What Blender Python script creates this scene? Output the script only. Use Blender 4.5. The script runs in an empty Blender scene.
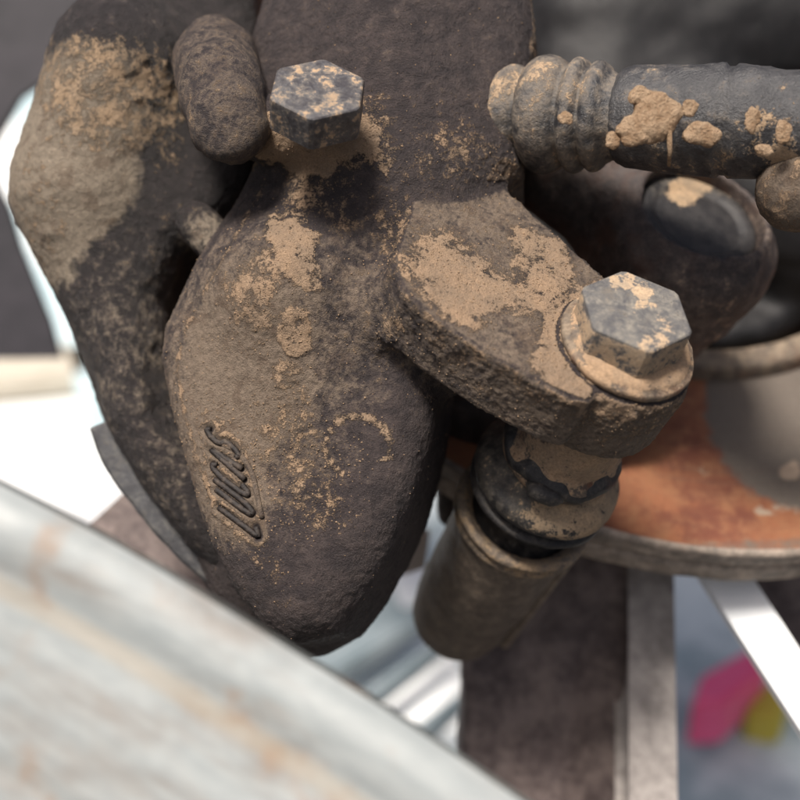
import bpy, bmesh, math, random
import numpy as np
from mathutils import Vector, Matrix
from mathutils.bvhtree import BVHTree
random.seed(7)
rng = np.random.default_rng(7)
R_ = math.radians
scene = bpy.context.scene
col = scene.collection

# ------------------------------------------------------------------ camera, sky, sun, exposure
D = 20.0                       # camera to the assembly's reference plane, in cm
PITCH = R_(25)                 # camera looks down by this much
CAM_H = 0.45
CAMROT = Matrix.Rotation(R_(90) - PITCH, 3, 'X')
cam_data = bpy.data.cameras.new('camera')
cam = bpy.data.objects.new('camera', cam_data)
col.objects.link(cam)
cam.matrix_world = Matrix.Translation((0, 0, CAM_H)) @ CAMROT.to_4x4()
cam_data.sensor_width = 36
cam_data.lens = 36 * D / 14.4
cam_data.clip_start = 0.005
cam_data.clip_end = 500
cam_data.dof.use_dof = True
cam_data.dof.focus_distance = (D - 0.4) / 100
cam_data.dof.aperture_fstop = 10.5
scene.camera = cam

SUN_CAM = Vector((-0.20, 0.70, 0.68)).normalized()     # towards the sun
sd = CAMROT @ SUN_CAM
sun_el = math.asin(sd.z)
sun_az = math.atan2(sd.x, sd.y)
world = bpy.data.worlds.new('World'); scene.world = world
world.use_nodes = True
wn = world.node_tree
bg = wn.nodes['Background']
sky = wn.nodes.new('ShaderNodeTexSky')
sky.sky_type = 'NISHITA'; sky.sun_disc = False
sky.sun_elevation = sun_el; sky.sun_rotation = sun_az
sky.air_density = 0.8; sky.dust_density = 7.0; sky.ozone_density = 0.3
wn.links.new(sky.outputs[0], bg.inputs[0])
bg.inputs[1].default_value = 0.078
sl = bpy.data.lights.new('sun', 'SUN'); sl.energy = 4.4; sl.angle = R_(14); sl.color = (1.0, 0.93, 0.85)
so = bpy.data.objects.new('sun', sl); col.objects.link(so)
so.rotation_euler = sd.to_track_quat('Z', 'Y').to_euler()
scene.view_settings.view_transform = 'Standard'
scene.view_settings.look = 'None'
scene.view_settings.exposure = 0.36
scene.view_settings.gamma = 1
scene.view_settings.use_curve_mapping = False

# ------------------------------------------------------------------ coordinates (assembly frame, cm)
CP = Vector((0, 0, CAM_H))
CR = np.array(CAMROT)
def P(px, py, z=0.0):
    s = 0.018 * (D - z) / D
    return np.array([(px - 400) * s, (400 - py) * s, z])
def W(v):
    v = np.atleast_2d(np.asarray(v, dtype=float)).copy()
    v[:, 2] -= D
    return (v * 0.01) @ CR.T + np.array(CP)
def proj(v):
    s = 0.018 * (D - v[:, 2]) / D
    return 400 + v[:, 0] / s, 400 - v[:, 1] / s
def unit(v):
    v = np.asarray(v, dtype=float); return v / np.linalg.norm(v)
def on_plane(px, py, n, p0):
    a = np.array([0, 0, D]); b = P(px, py, 0)
    d = b - a
    t = np.dot(n, np.asarray(p0) - a) / np.dot(n, d)
    return a + d * t

A = unit((.25, .61, .75))                    # axis shared by disc, pins and bolts, towards the camera

# ------------------------------------------------------------------ noise
def _hash(i, j, k, seed):
    h = (i.astype(np.uint32) * np.uint32(374761393) + j.astype(np.uint32) * np.uint32(668265263)
         + k.astype(np.uint32) * np.uint32(2147483647 - 62089911) + np.uint32(seed * 974711 + 1013))
    h = (h ^ (h >> np.uint32(13))) * np.uint32(1274126177)
    h = h ^ (h >> np.uint32(16))
    return (h & np.uint32(0xffffff)).astype(np.float64) / 0xffffff
def vnoise(p, scale, seed=0):
    q = p * scale + 1000.0
    f = np.floor(q); t = q - f; t = t * t * (3 - 2 * t); f = f.astype(np.int64)
    r = 0
    for a in (0, 1):
        for b in (0, 1):
            for c in (0, 1):
                w = (t[:, 0] if a else 1 - t[:, 0]) * (t[:, 1] if b else 1 - t[:, 1]) * (t[:, 2] if c else 1 - t[:, 2])
                r = r + w * _hash(f[:, 0] + a, f[:, 1] + b, f[:, 2] + c, seed)
    return r * 2 - 1
def fbm(p, scale, oct=4, seed=0, gain=.55):
    r = 0; a = 1; s = 0
    for o in range(oct):
        r = r + a * vnoise(p, scale * 2.03 ** o, seed + o * 17); s += a; a *= gain
    return r / s

# ------------------------------------------------------------------ objects
def set_props(o, label=None, cat=None, group=None, kind=None):
    if label: o['label'] = label
    if cat: o['category'] = cat
    if group: o['group'] = group
    if kind: o['kind'] = kind
    return o
LOC = {}
def thing(name, base, label, cat, group=None):
    o = bpy.data.objects.new(name, None); col.objects.link(o)
    w = W(base)[0]
    o.location = w; o.empty_display_size = 0.01
    LOC[o.name] = w
    return set_props(o, label, cat, group)
def mesh_obj(name, verts, faces, mat, parent=None, smooth=True, attrs=None, root=None):
    """verts in assembly cm; parent thing gives the origin"""
    w = W(verts)
    base = np.zeros(3)
    if parent is not None:
        r = parent
        while r.parent: r = r.parent
        base = LOC[r.name]
    else:
        base = w.mean(axis=0)
    w = w - base
    me = bpy.data.meshes.new(name)
    if isinstance(faces, np.ndarray):
        nf, k = faces.shape
        me.vertices.add(len(w)); me.vertices.foreach_set('co', w.astype(np.float32).ravel())
        me.loops.add(nf * k); me.loops.foreach_set('vertex_index', faces.astype(np.int32).ravel())
        me.polygons.add(nf)
        me.polygons.foreach_set('loop_start', np.arange(0, nf * k, k, dtype=np.int32))
        me.polygons.foreach_set('loop_total', np.full(nf, k, dtype=np.int32))
        me.update(calc_edges=True); me.validate()
    else:
        me.from_pydata([tuple(v) for v in w], [], faces)
    if attrs:
        for k, a in attrs.items():
            at = me.attributes.new(k, 'FLOAT', 'POINT'); at.data.foreach_set('value', np.asarray(a, dtype=np.float32))
    me.materials.append(mat)
    if smooth:
        me.polygons.foreach_set('use_smooth', [True] * len(me.polygons))
    me.update()
    o = bpy.data.objects.new(name, me); col.objects.link(o)
    if parent is not None:
        o.parent = parent
    else:
        o.location = base; LOC[o.name] = base
    return o

def vert_normals(v, f):
    n = np.zeros_like(v)
    a = v[f[:, 0]]; b = v[f[:, 1]]; c = v[f[:, 2]]
    fn = np.cross(b - a, c - a)
    if f.shape[1] == 4:
        d = v[f[:, 3]]; fn = np.cross(c - a, d - b)
    for k in range(f.shape[1]): 
        for ax in range(3):
            n[:, ax] += np.bincount(f[:, k], weights=fn[:, ax], minlength=len(v))
    l = np.linalg.norm(n, axis=1); l[l == 0] = 1
    return n / l[:, None]
def rough(v, f, layers):
    """layers: (scale, amplitude, seed)"""
    n = vert_normals(v, f)
    d = 0
    for s, a, sd_ in layers: d = d + a * fbm(v, s, 3, sd_)
    return v + n * (d[:, None] if hasattr(d, '__len__') else d)

# ------------------------------------------------------------------ signed distance modelling for the castings
class Grid:
    def __init__(s, lo, hi, h):
        s.lo = np.array(lo, float); s.h = h
        s.n = np.ceil((np.array(hi) - s.lo) / h).astype(int) + 1
        ax = [s.lo[i] + h * np.arange(s.n[i]) for i in range(3)]
        s.X = ax[0][:, None, None].astype(np.float32); s.Y = ax[1][None, :, None].astype(np.float32); s.Z = ax[2][None, None, :].astype(np.float32)
    def mesh(s, f):
        nx, ny, nz = f.shape
        neg = f < 0
        cnt = np.zeros((nx - 1, ny - 1, nz - 1), np.uint8)
        for a in (0, 1):
            for b in (0, 1):
                for c in (0, 1):
                    cnt += neg[a:nx - 1 + a, b:ny - 1 + b, c:nz - 1 + c]
        act = (cnt > 0) & (cnt < 8)
        idx = np.argwhere(act)
        num = np.full(act.shape, -1, np.int32); num[act] = np.arange(len(idx))
        acc = np.zeros((len(idx), 3)); w = np.zeros(len(idx))
        cs = [(a, b, c) for a in (0, 1) for b in (0, 1) for c in (0, 1)]
        val = {c: f[idx[:, 0] + c[0], idx[:, 1] + c[1], idx[:, 2] + c[2]] for c in cs}
        for c0 in cs:
            for ax in range(3):
                if c0[ax] == 0:
                    c1 = list(c0); c1[ax] = 1; c1 = tuple(c1)
                    v0, v1 = val[c0], val[c1]
                    m = (v0 < 0) != (v1 < 0)
                    t = np.where(m, v0 / np.where(m, v0 - v1, 1), 0)
                    p = np.tile(np.array(c0, float), (len(idx), 1)); p[:, ax] += t
                    acc[m] += p[m]; w[m] += 1
        v = (idx + acc / w[:, None]) * s.h + s.lo
        faces = []
        for ax in range(3):
            o1, o2 = [(1, 2), (2, 0), (0, 1)][ax]
            sl0 = [slice(None)] * 3; sl1 = [slice(None)] * 3
            sl0[ax] = slice(0, -1); sl1[ax] = slice(1, None)
            ch = neg[tuple(sl0)] != neg[tuple(sl1)]
            e = np.argwhere(ch)
            ok = (e[:, o1] > 0) & (e[:, o2] > 0) & (e[:, o1] < f.shape[o1] - 1) & (e[:, o2] < f.shape[o2] - 1)
            e = e[ok]
            def cell(d1, d2):
                q = e.copy(); q[:, o1] -= d1; q[:, o2] -= d2
                return num[q[:, 0], q[:, 1], q[:, 2]]
            a, b, c, d = cell(1, 1), cell(0, 1), cell(0, 0), cell(1, 0)
            inside = neg[e[:, 0], e[:, 1], e[:, 2]]
            q = np.where(inside[:, None], np.stack([a, b, c, d], 1), np.stack([d, c, b, a], 1))
            faces.append(q)
        f_ = np.concatenate(faces)
        return v, f_[(f_ >= 0).all(axis=1)]
def smooth_mesh(v, f, it=2, lam=.5):
    for _ in range(it):
        acc = np.zeros_like(v); c = np.zeros(len(v))
        for k in range(4):
            a = f[:, k]; b = f[:, (k + 1) % 4]
            for ax in range(3):
                acc[:, ax] += np.bincount(a, weights=v[b, ax], minlength=len(v))
                acc[:, ax] += np.bincount(b, weights=v[a, ax], minlength=len(v))
            c += np.bincount(a, minlength=len(v)) + np.bincount(b, minlength=len(v))
        v = v + lam * (acc / np.maximum(c, 1)[:, None] - v)
    return v
def subdivide(v, f):
    nv = len(v)
    e = np.sort(np.concatenate([f[:, [0, 1]], f[:, [1, 2]], f[:, [2, 3]], f[:, [3, 0]]]), axis=1)
    key = e[:, 0].astype(np.int64) * nv + e[:, 1]
    uq, inv = np.unique(key, return_inverse=True)
    mid = (v[uq // nv] + v[uq % nv]) / 2
    cen_ = v[f].mean(axis=1); n = len(f)
    m = [nv + inv[i * n:(i + 1) * n] for i in range(4)]
    c = nv + len(uq) + np.arange(n)
    F = np.concatenate([np.stack(q, 1) for q in ((f[:, 0], m[0], c, m[3]), (m[0], f[:, 1], m[1], c), (c, m[1], f[:, 2], m[2]), (m[3], c, m[2], f[:, 3]))])
    return smooth_mesh(np.concatenate([v, mid, cen_]), F, 1, .4), F
def smin(a, b, k):
    h = np.clip(.5 + .5 * (b - a) / k, 0, 1)
    return b + (a - b) * h - k * h * (1 - h)
def smax(a, b, k): return -smin(-a, -b, k)
def basis(n, up=(0, 1, 0)):
    n = unit(n); u = unit(np.cross(up, n)); v = np.cross(n, u)
    return u, v, n
def sd_slab(g, pix, n, p0, up_h, dn_h, r, pts=None, circles=()):
    """polygon seen at pixel outline pix, lying in the plane (n, p0), thickened and rounded"""
    u, v, n = basis(n); p0 = np.asarray(p0, float)
    if pts is None: pts = [on_plane(x, y, n, p0) for x, y in pix]
    pl = [(np.dot(q - p0, u), np.dot(q - p0, v)) for q in pts]
    def lin(d): 
        return ((g.X - np.float32(p0[0])) * np.float32(d[0]) + (g.Y - np.float32(p0[1])) * np.float32(d[1]) + (g.Z - np.float32(p0[2])) * np.float32(d[2]))
    a = lin(u); b = lin(v); c = lin(n)
    d2 = np.full(a.shape, 1e9, np.float32); s = np.ones(a.shape, bool)
    N = len(pl)
    for i in range(N):
        x0, y0 = np.float32(pl[i][0]), np.float32(pl[i][1]); x1, y1 = np.float32(pl[i - 1][0]), np.float32(pl[i - 1][1])
        ex, ey = x1 - x0, y1 - y0
        wx, wy = a - x0, b - y0
        t = np.clip((wx * ex + wy * ey) / (ex * ex + ey * ey), 0, 1)
        dd = (wx - ex * t) ** 2 + (wy - ey * t) ** 2
        np.minimum(d2, dd, out=d2)
        c1 = wy >= 0; c2 = b < y1; c3 = ex * wy > ey * wx
        s ^= (c1 & c2 & c3) | (~c1 & ~c2 & ~c3)
    d = np.sqrt(d2) * np.where(s, 1, -1).astype(np.float32)
    for (cc, cr) in circles:
        ca, cb = np.dot(cc - p0, u), np.dot(cc - p0, v)
        d = np.minimum(d, np.sqrt((a - ca) ** 2 + (b - cb) ** 2) - cr)
    h = (up_h + dn_h) / 2; mid = (up_h - dn_h) / 2
    w = np.abs(c - mid) - (h - r)
    dx = d + r
    return np.minimum(np.maximum(dx, w), 0) + np.sqrt(np.maximum(dx, 0) ** 2 + np.maximum(w, 0) ** 2) - r
def sd_cone(g, a, b, r0, r1):
    a = np.asarray(a, float); b = np.asarray(b, float); e = b - a; L2 = float(e @ e)
    x, y, z = g.X - a[0], g.Y - a[1], g.Z - a[2]
    t = np.clip((x * e[0] + y * e[1] + z * e[2]) / L2, 0, 1).astype(np.float32)
    return np.sqrt((x - t * e[0]) ** 2 + (y - t * e[1]) ** 2 + (z - t * e[2]) ** 2) - (r0 + (r1 - r0) * t)
def sd_cyl(g, a, b, r, rd=.1):
    a = np.asarray(a, float); b = np.asarray(b, float); e = b - a; L = np.linalg.norm(e); e = e / L; m = (a + b) / 2
    x, y, z = g.X - m[0], g.Y - m[1], g.Z - m[2]
    t = x * e[0] + y * e[1] + z * e[2]
    q = np.sqrt(np.maximum(x * x + y * y + z * z - t * t, 0)) - (r - rd)
    w = np.abs(t) - (L / 2 - rd)
    return np.minimum(np.maximum(q, w), 0) + np.sqrt(np.maximum(q, 0) ** 2 + np.maximum(w, 0) ** 2) - rd
def sd_ell(g, c, r, ax=None):
    c = np.asarray(c, float)
    x, y, z = g.X - c[0], g.Y - c[1], g.Z - c[2]
    if ax is not None:
        u, v, n = ax
        x, y, z = (x * u[0] + y * u[1] + z * u[2], x * v[0] + y * v[1] + z * v[2], x * n[0] + y * n[1] + z * n[2])
    k0 = np.sqrt((x / r[0]) ** 2 + (y / r[1]) ** 2 + (z / r[2]) ** 2)
    return (k0 - 1) * min(r)

# lathes, sweeps, boxes
def lathe(profile, origin, axis, seg=96, a0=0, a1=2 * math.pi):
    u, v, n = basis(axis)
    origin = np.asarray(origin, float)
    full = abs(a1 - a0 - 2 * math.pi) < 1e-6
    m = seg if full else seg + 1
    th = a0 + (a1 - a0) * np.arange(m) / seg
    rings = []
    for t, r in profile:
        rings.append(origin + n * t + r * (np.cos(th)[:, None] * u + np.sin(th)[:, None] * v))
    V = np.concatenate(rings); F = []
    k = len(profile)
    for i in range(k - 1):
        for j in range(seg):
            j2 = (j + 1) % m if full else j + 1
            F.append((i * m + j, i * m + j2, (i + 1) * m + j2, (i + 1) * m + j))
    return V, np.array(F)
def dense(profile, step=.05):
    out = [profile[0]]
    for (t0, r0), (t1, r1) in zip(profile, profile[1:]):
        L = math.hypot(t1 - t0, r1 - r0); k = max(1, int(L / step))
        for i in range(1, k + 1): out.append((t0 + (t1 - t0) * i / k, r0 + (r1 - r0) * i / k))
    return out
def catmull(pts, per=8):
    pts = [np.asarray(p, float) for p in pts]
    q = [2 * pts[0] - pts[1]] + pts + [2 * pts[-1] - pts[-2]]
    out = []
    for i in range(1, len(q) - 2):
        for k in range(per):
            t = k / per
            a, b, c, d = q[i - 1], q[i], q[i + 1], q[i + 2]
            out.append(.5 * ((2 * b) + (c - a) * t + (2 * a - 5 * b + 4 * c - d) * t * t + (3 * b - a - 3 * c + d) * t ** 3))
    out.append(pts[-1])
    return np.array(out)
def sweep(path, radii, seg=24, prof=None, cap=True, up=(0, 0, 1)):
    """round tube with varying radius, or a fixed 2-D profile, along path"""
    path = np.asarray(path, float); n = len(path)
    if np.isscalar(radii): radii = np.full(n, radii)
    T = np.gradient(path, axis=0); T /= np.linalg.norm(T, axis=1)[:, None]
    V = []; u = unit(np.cross(up, T[0]))
    for i in range(n):
        u = unit(u - np.dot(u, T[i]) * T[i]); v = np.cross(T[i], u)
        if prof is None:
            th = 2 * math.pi * np.arange(seg) / seg
            V.append(path[i] + radii[i] * (np.cos(th)[:, None] * u + np.sin(th)[:, None] * v))
        else:
            V.append(np.array([path[i] + a * u + b * v for a, b in prof]))
    m = seg if prof is None else len(prof)
    V = np.concatenate(V); F = []
    for i in range(n - 1):
        for j in range(m):
            j2 = (j + 1) % m
            F.append((i * m + j, i * m + j2, (i + 1) * m + j2, (i + 1) * m + j))
    F = [tuple(x) for x in F]
    if cap:
        F.append(tuple(range(m - 1, -1, -1))); F.append(tuple((n - 1) * m + j for j in range(m)))
    return V, F
def plate(pts, n, th):
    """polygon with thickness th along -n"""
    n = unit(n); pts = [np.asarray(p, float) for p in pts]; k = len(pts)
    V = np.array(pts + [p - n * th for p in pts])
    F = [tuple(range(k)), tuple(range(2 * k - 1, k - 1, -1))] + [(i, (i + 1) % k, (i + 1) % k + k, i + k) for i in range(k)]
    F = [tuple(reversed(f)) for f in F] if np.dot(np.cross(pts[1] - pts[0], pts[2] - pts[1]), n) < 0 else F
    return V, F

# ------------------------------------------------------------------ materials
def nodes(name):
    m = bpy.data.materials.new(name); m.use_nodes = True
    nt = m.node_tree; b = nt.nodes['Principled BSDF']
    return m, nt, b
class NT:
    def __init__(s, nt): s.nt = nt
    def n(s, typ, **kw):
        x = s.nt.nodes.new(typ)
        for k, v in kw.items(): setattr(x, k, v)
        return x
    def l(s, a, b): s.nt.links.new(a, b)
    def coord(s):
        tc = s.n('ShaderNodeTexCoord'); mp = s.n('ShaderNodeMapping'); mp.inputs['Scale'].default_value = (100, 100, 100)
        s.l(tc.outputs['Object'], mp.inputs[0]); return mp.outputs[0]
    def noise(s, c, scale, detail=6, rough=.6, dist=0):
        x = s.n('ShaderNodeTexNoise'); x.inputs['Scale'].default_value = scale; x.inputs['Detail'].default_value = detail
        x.inputs['Roughness'].default_value = rough; x.inputs['Distortion'].default_value = dist
        s.l(c, x.inputs['Vector']); return x.outputs['Fac']
    def vor(s, c, scale, feature='F1', rnd=1):
        x = s.n('ShaderNodeTexVoronoi'); x.feature = feature; x.inputs['Scale'].default_value = scale; x.inputs['Randomness'].default_value = rnd
        s.l(c, x.inputs['Vector']); return x.outputs['Distance']
    def m(s, op, a, b=None, c=None, clamp=False):
        x = s.n('ShaderNodeMath'); x.operation = op; x.use_clamp = clamp
        for i, q in enumerate((a, b, c)):
            if q is None: continue
            if isinstance(q, (int, float)): x.inputs[i].default_value = q
            else: s.l(q, x.inputs[i])
        return x.outputs[0]
    def step(s, f, lo, hi):
        x = s.n('ShaderNodeMapRange'); x.inputs[1].default_value = lo; x.inputs[2].default_value = hi
        x.interpolation_type = 'SMOOTHSTEP'; s.l(f, x.inputs[0]); return x.outputs[0]
    def mix(s, f, a, b):
        x = s.n('ShaderNodeMix'); x.data_type = 'RGBA'
        if isinstance(f, (int, float)): x.inputs[0].default_value = f
        else: s.l(f, x.inputs[0])
        for sock, q in ((x.inputs[6], a), (x.inputs[7], b)):
            if isinstance(q, tuple): sock.default_value = (*q, 1)
            else: s.l(q, sock)
        return x.outputs[2]
    def attr(s, name):
        x = s.n('ShaderNodeAttribute'); x.attribute_name = name; return x.outputs['Fac']
    def bump(s, h, strength, dist, prev=None):
        x = s.n('ShaderNodeBump'); x.inputs['Strength'].default_value = strength; x.inputs['Distance'].default_value = dist
        s.l(h, x.inputs['Height'])
        if prev is not None: s.l(prev, x.inputs['Normal'])
        return x.outputs[0]

def dusty(name, base, base2, film, tan, dust_level=None, film_level=None, rough0=.55, bump=.5, use_attr=True, fine=9.0, rust=None, spec=.4, speck=1.0):
    """dirty metal: bare base mottled with a grey-brown film and flaky tan mud"""
    m, nt, b = nodes(name); t = NT(nt); c = t.coord()
    n_big = t.noise(c, 1.1, 5, .6); n_mid = t.noise(c, 3.2, 8, .68, .3); n_fine = t.noise(c, fine, 8, .7); n_gr = t.noise(c, fine * 3.6, 5, .65)
    vor = t.vor(c, 11)
    colr = t.mix(t.step(t.m('ADD', t.m('MULTIPLY', n_mid, .6), t.m('MULTIPLY', n_gr, .4)), .40, .62), base, base2)
    if rust: colr = t.mix(t.m('MULTIPLY', t.step(n_big, .48, .62), .8), colr, rust)
    # film
    fl = t.attr('film') if use_attr else film_level
    fm = t.m('ADD', t.m('MULTIPLY', t.m('SUBTRACT', n_mid, .5), 1.3), t.m('MULTIPLY', t.m('SUBTRACT', n_fine, .5), 1.1))
    fmask = t.step(t.m('ADD', fm, fl), .22, .78)
    film_c = t.mix(t.step(n_fine, .3, .7), film, tuple(x * 1.6 for x in film))
    film_c = t.mix(t.m('MULTIPLY', t.step(t.noise(c, 2.1, 6, .7, .5), .5, .64), .6), film_c, (film[0] * .62, film[1] * .52, film[2] * .46))
    colr = t.mix(t.m('MULTIPLY', fmask, .85), colr, film_c)
    # tan dust with crisp flaky outline
    dl = t.attr('dust') if use_attr else dust_level
    dm = t.m('ADD', t.m('MULTIPLY', t.m('SUBTRACT', n_fine, .5), 1.25), t.m('MULTIPLY', t.m('SUBTRACT', n_mid, .5), 1.5))
    dm = t.m('ADD', dm, t.m('MULTIPLY', t.m('SUBTRACT', n_gr, .5), .7))
    dval = t.m('ADD', dm, dl)
    dmask = t.step(dval, .46, .64)
    tan_c = t.mix(t.step(n_gr, .3, .72), tuple(x * .72 for x in tan), tuple(min(1, x * 1.2) for x in tan))
    tan_c = t.mix(t.m('MULTIPLY', t.step(n_big, .38, .62), .5), tan_c, (tan[0] * .66, tan[1] * .72, tan[2] * .80))
    tan_c = t.mix(t.m('MULTIPLY', t.step(n_mid, .58, .44), .35), tan_c, tuple(x * 1.25 for x in film))
    colr = t.mix(t.m('MULTIPLY', dmask, .93), colr, tan_c)
    # pale specks and dark pits
    sp = t.step(t.vor(c, 17), .11, .05)
    sp = t.m('MULTIPLY', sp, t.step(n_mid, .5, .6))
    colr = t.mix(t.m('MULTIPLY', sp, .55 * speck), colr, (tan[0] * .95, tan[1] * 1.05, tan[2] * 1.25))
    pit = t.m('MULTIPLY', t.step(t.vor(c, 9), .16, .04), t.step(n_fine, .5, .6))
    colr = t.mix(t.m('MULTIPLY', pit, .7), colr, (.02, .014, .011))
    t.l(colr, b.inputs['Base Color'])
    r = t.m('ADD', t.m('MULTIPLY', t.m('MAXIMUM', dmask, t.m('MULTIPLY', fmask, .7)), .93 - rough0), t.m('ADD', rough0 - .12, t.m('MULTIPLY', n_fine, .25)), clamp=True)
    t.l(r, b.inputs['Roughness']); b.inputs['Specular IOR Level'].default_value = spec
    h = t.m('ADD', t.m('MULTIPLY', n_fine, .75), t.m('MULTIPLY', n_gr, .75))
    h = t.m('ADD', h, t.m('MULTIPLY', n_mid, .8))
    h = t.m('ADD', h, t.m('MULTIPLY', t.step(dval, .46, .66), .45))
    h = t.m('SUBTRACT', h, t.m('MULTIPLY', pit, .5))
    h = t.m('ADD', h, t.m('MULTIPLY', t.m('MULTIPLY', sp, speck), .5))
    t.l(t.bump(h, bump, .0006), b.inputs['Normal'])
    return m
TAN = (.365, .250, .160); FILM = (.158, .121, .089)
M_cast = dusty('cast_iron_dirty', (.027, .021, .022), (.068, .052, .049), FILM, TAN, bump=1.0, fine=10)
M_bridge = dusty('bridge_iron', (.013, .010, .010), (.034, .026, .026), (.205, .168, .125), (.38, .265, .165), bump=1.0, rough0=.45, spec=.5)
M_steel = dusty('bolt_steel', (.075, .074, .078), (.12, .118, .118), (.17, .155, .13), (.47, .34, .22), bump=.35, rough0=.6, spec=.35, fine=7, speck=.4)
M_wet = dusty('wet_bolt_steel', (.035, .032, .036), (.085, .084, .09), (.15, .13, .105), (.38, .26, .16), bump=.3, rough0=.42, spec=.6, fine=4, speck=.3)
M_web = dusty('web_iron', (.055, .055, .060), (.09, .092, .10), (.12, .115, .105), TAN, bump=.6)
M_rubber = dusty('boot_rubber', (.018, .017, .018), (.040, .037, .036), (.10, .088, .072), (.40, .28, .17), bump=.35, rough0=.5, fine=6, speck=.5)
M_sleeve = dusty('sleeve_metal', (.095, .074, .058), (.155, .124, .096), (.17, .136, .104), (.33, .235, .145), bump=.4, fine=6)
M_collar = dusty('collar_metal', (.075, .06, .05), (.13, .105, .082), (.18, .14, .10), (.40, .265, .16), bump=.4, fine=5, rust=(.15, .06, .03))
M_dark = dusty('greasy_iron', (.036, .028, .027), (.085, .064, .056), (.13, .10, .08), (.36, .25, .17), bump=.5, fine=5, rust=(.060, .034, .026))
M_black = dusty('shade_black', (.008, .008, .009), (.014, .013, .014), (.02, .02, .02), (.10, .08, .06), .0, .0, use_attr=False, bump=.3)  # near-black shade colour for the gap plate, also on the knuckle
M_hose = dusty('hose_sheath', (.028, .028, .031), (.065, .064, .066), (.15, .125, .098), (.40, .28, .175), bump=.6, rough0=.4, fine=6, spec=.6)

def rust_mat():
    m, nt, b = nodes('disc_rust'); t = NT(nt); c = t.coord()
    n1 = t.noise(c, .55, 6, .62, .4); n2 = t.noise(c, 2.2, 8, .7); n3 = t.noise(c, 8, 6, .7)
    colr = t.mix(t.step(n1, .4, .6), (.165, .052, .028), (.30, .115, .052))
    colr = t.mix(t.m('MULTIPLY', t.step(n2, .42, .68), .6), colr, (.34, .16, .075))
    colr = t.mix(t.m('MULTIPLY', t.step(n3, .55, .7), .5), colr, (.12, .045, .03))
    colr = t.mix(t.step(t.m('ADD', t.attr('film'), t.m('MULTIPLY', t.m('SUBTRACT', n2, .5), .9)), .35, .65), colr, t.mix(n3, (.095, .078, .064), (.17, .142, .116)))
    colr = t.mix(t.step(t.m('ADD', t.attr('dust'), t.m('MULTIPLY', t.m('SUBTRACT', n2, .5), 1.2)), .42, .62), colr, (.38, .29, .21))
    cr = t.n('ShaderNodeCombineXYZ'); t.l(t.attr('rad'), cr.inputs[0]); t.l(t.m('MULTIPLY', n1, .12), cr.inputs[1])
    sc = t.noise(cr.outputs[0], 14, 4, .7)
    colr = t.mix(t.m('MULTIPLY', t.step(sc, .5, .68), .35), colr, (.11, .07, .055))
    t.l(colr, b.inputs['Base Color']); b.inputs['Roughness'].default_value = .75
    t.l(t.bump(t.m('ADD', t.m('ADD', n3, n2), sc), .6, .0008), b.inputs['Normal'])
    return m
M_rust = rust_mat()
def rim_mat():
    m, nt, b = nodes('rim_paint'); t = NT(nt); c = t.coord()
    mp = t.n('ShaderNodeMapping'); t.l(t.attrvec('along') if False else c, mp.inputs[0])
    u = t.attr('u'); v = t.attr('v')
    cb = t.n('ShaderNodeCombineXYZ'); t.l(t.m('MULTIPLY', u, .16), cb.inputs[0]); t.l(v, cb.inputs[1])
    st = t.noise(cb.outputs[0], 1.3, 4, .55); st2 = t.noise(cb.outputs[0], 5, 6, .6); n2 = t.noise(c, .45, 4, .55)
    colr = t.mix(t.step(st2, .3, .7), (.275, .302, .307), (.345, .37, .37))
    k = t.m('MULTIPLY', t.step(st, .42, .70), t.step(n2, .35, .65))
    colr = t.mix(t.m('MULTIPLY', k, .8), colr, (.185, .145, .115))
    lip = t.step(t.m('ABSOLUTE', t.m('SUBTRACT', v, 1.12)), .22, .05)
    colr = t.mix(t.m('MULTIPLY', lip, .45), colr, (.36, .30, .22))
    k2 = t.m('MULTIPLY', t.step(t.noise(c, .8, 3, .5), .54, .72), .7)
    colr = t.mix(k2, colr, (.28, .175, .105))
    t.l(colr, b.inputs['Base Color']); b.inputs['Roughness'].default_value = .5
    t.l(t.bump(st2, .2, .0005), b.inputs['Normal'])
    return m
M_rim = rim_mat()
def plain(name, c1, c2, scale=1.0, rough_=.6, bump=.2, spec=.4, metal=0):
    m, nt, b = nodes(name); t = NT(nt); c = t.coord()
    n = t.noise(c, scale, 7, .65, .2); n2 = t.noise(c, scale * 6, 6, .65)
    t.l(t.mix(t.step(t.m('ADD', t.m('MULTIPLY', n, .7), t.m('MULTIPLY', n2, .3)), .38, .62), c1, c2), b.inputs['Base Color'])
    b.inputs['Roughness'].default_value = rough_; b.inputs['Specular IOR Level'].default_value = spec; b.inputs['Metallic'].default_value = metal
    t.l(t.bump(t.m('ADD', n2, n), bump, .001), b.inputs['Normal'])
    return m
M_tan = plain('dry_mud', (.33, .215, .13), (.50, .36, .24), 4, .95, 1.0, .1)
M_crumb = plain('mud_crumb', (.20, .145, .10), (.36, .25, .16), 2, .95, .5, .1)
M_ground = plain('ground_paving', (.045, .045, .045), (.085, .082, .078), .12, .9, .4)  # out-of-view ground kept dark to cut bounce light
M_path = plain('paving_pale', (.28, .36, .39), (.62, .68, .70), .10, .9, .4)
M_white = plain('glare_board', (.80, .82, .82), (.86, .87, .87), .05, .6, .1)  # white that stands in for blown-out daylight
M_liner = plain('liner_plastic', (.018, .017, .022), (.034, .030, .038), .2, .6, .3)
M_spoke = plain('spoke_dark', (.075, .055, .054), (.21, .165, .15), .8, .6, .4)  # shaded sides of the spokes, shade put into the colour
M_spoke_l = plain('spoke_pale', (.80, .83, .85), (.88, .90, .91), .5, .8, .1, .2)  # lit spoke, brightness put into the colour
M_pink = plain('pink_plastic', (.90, .10, .24), (.95, .16, .32), .1, .4, .1)
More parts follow.
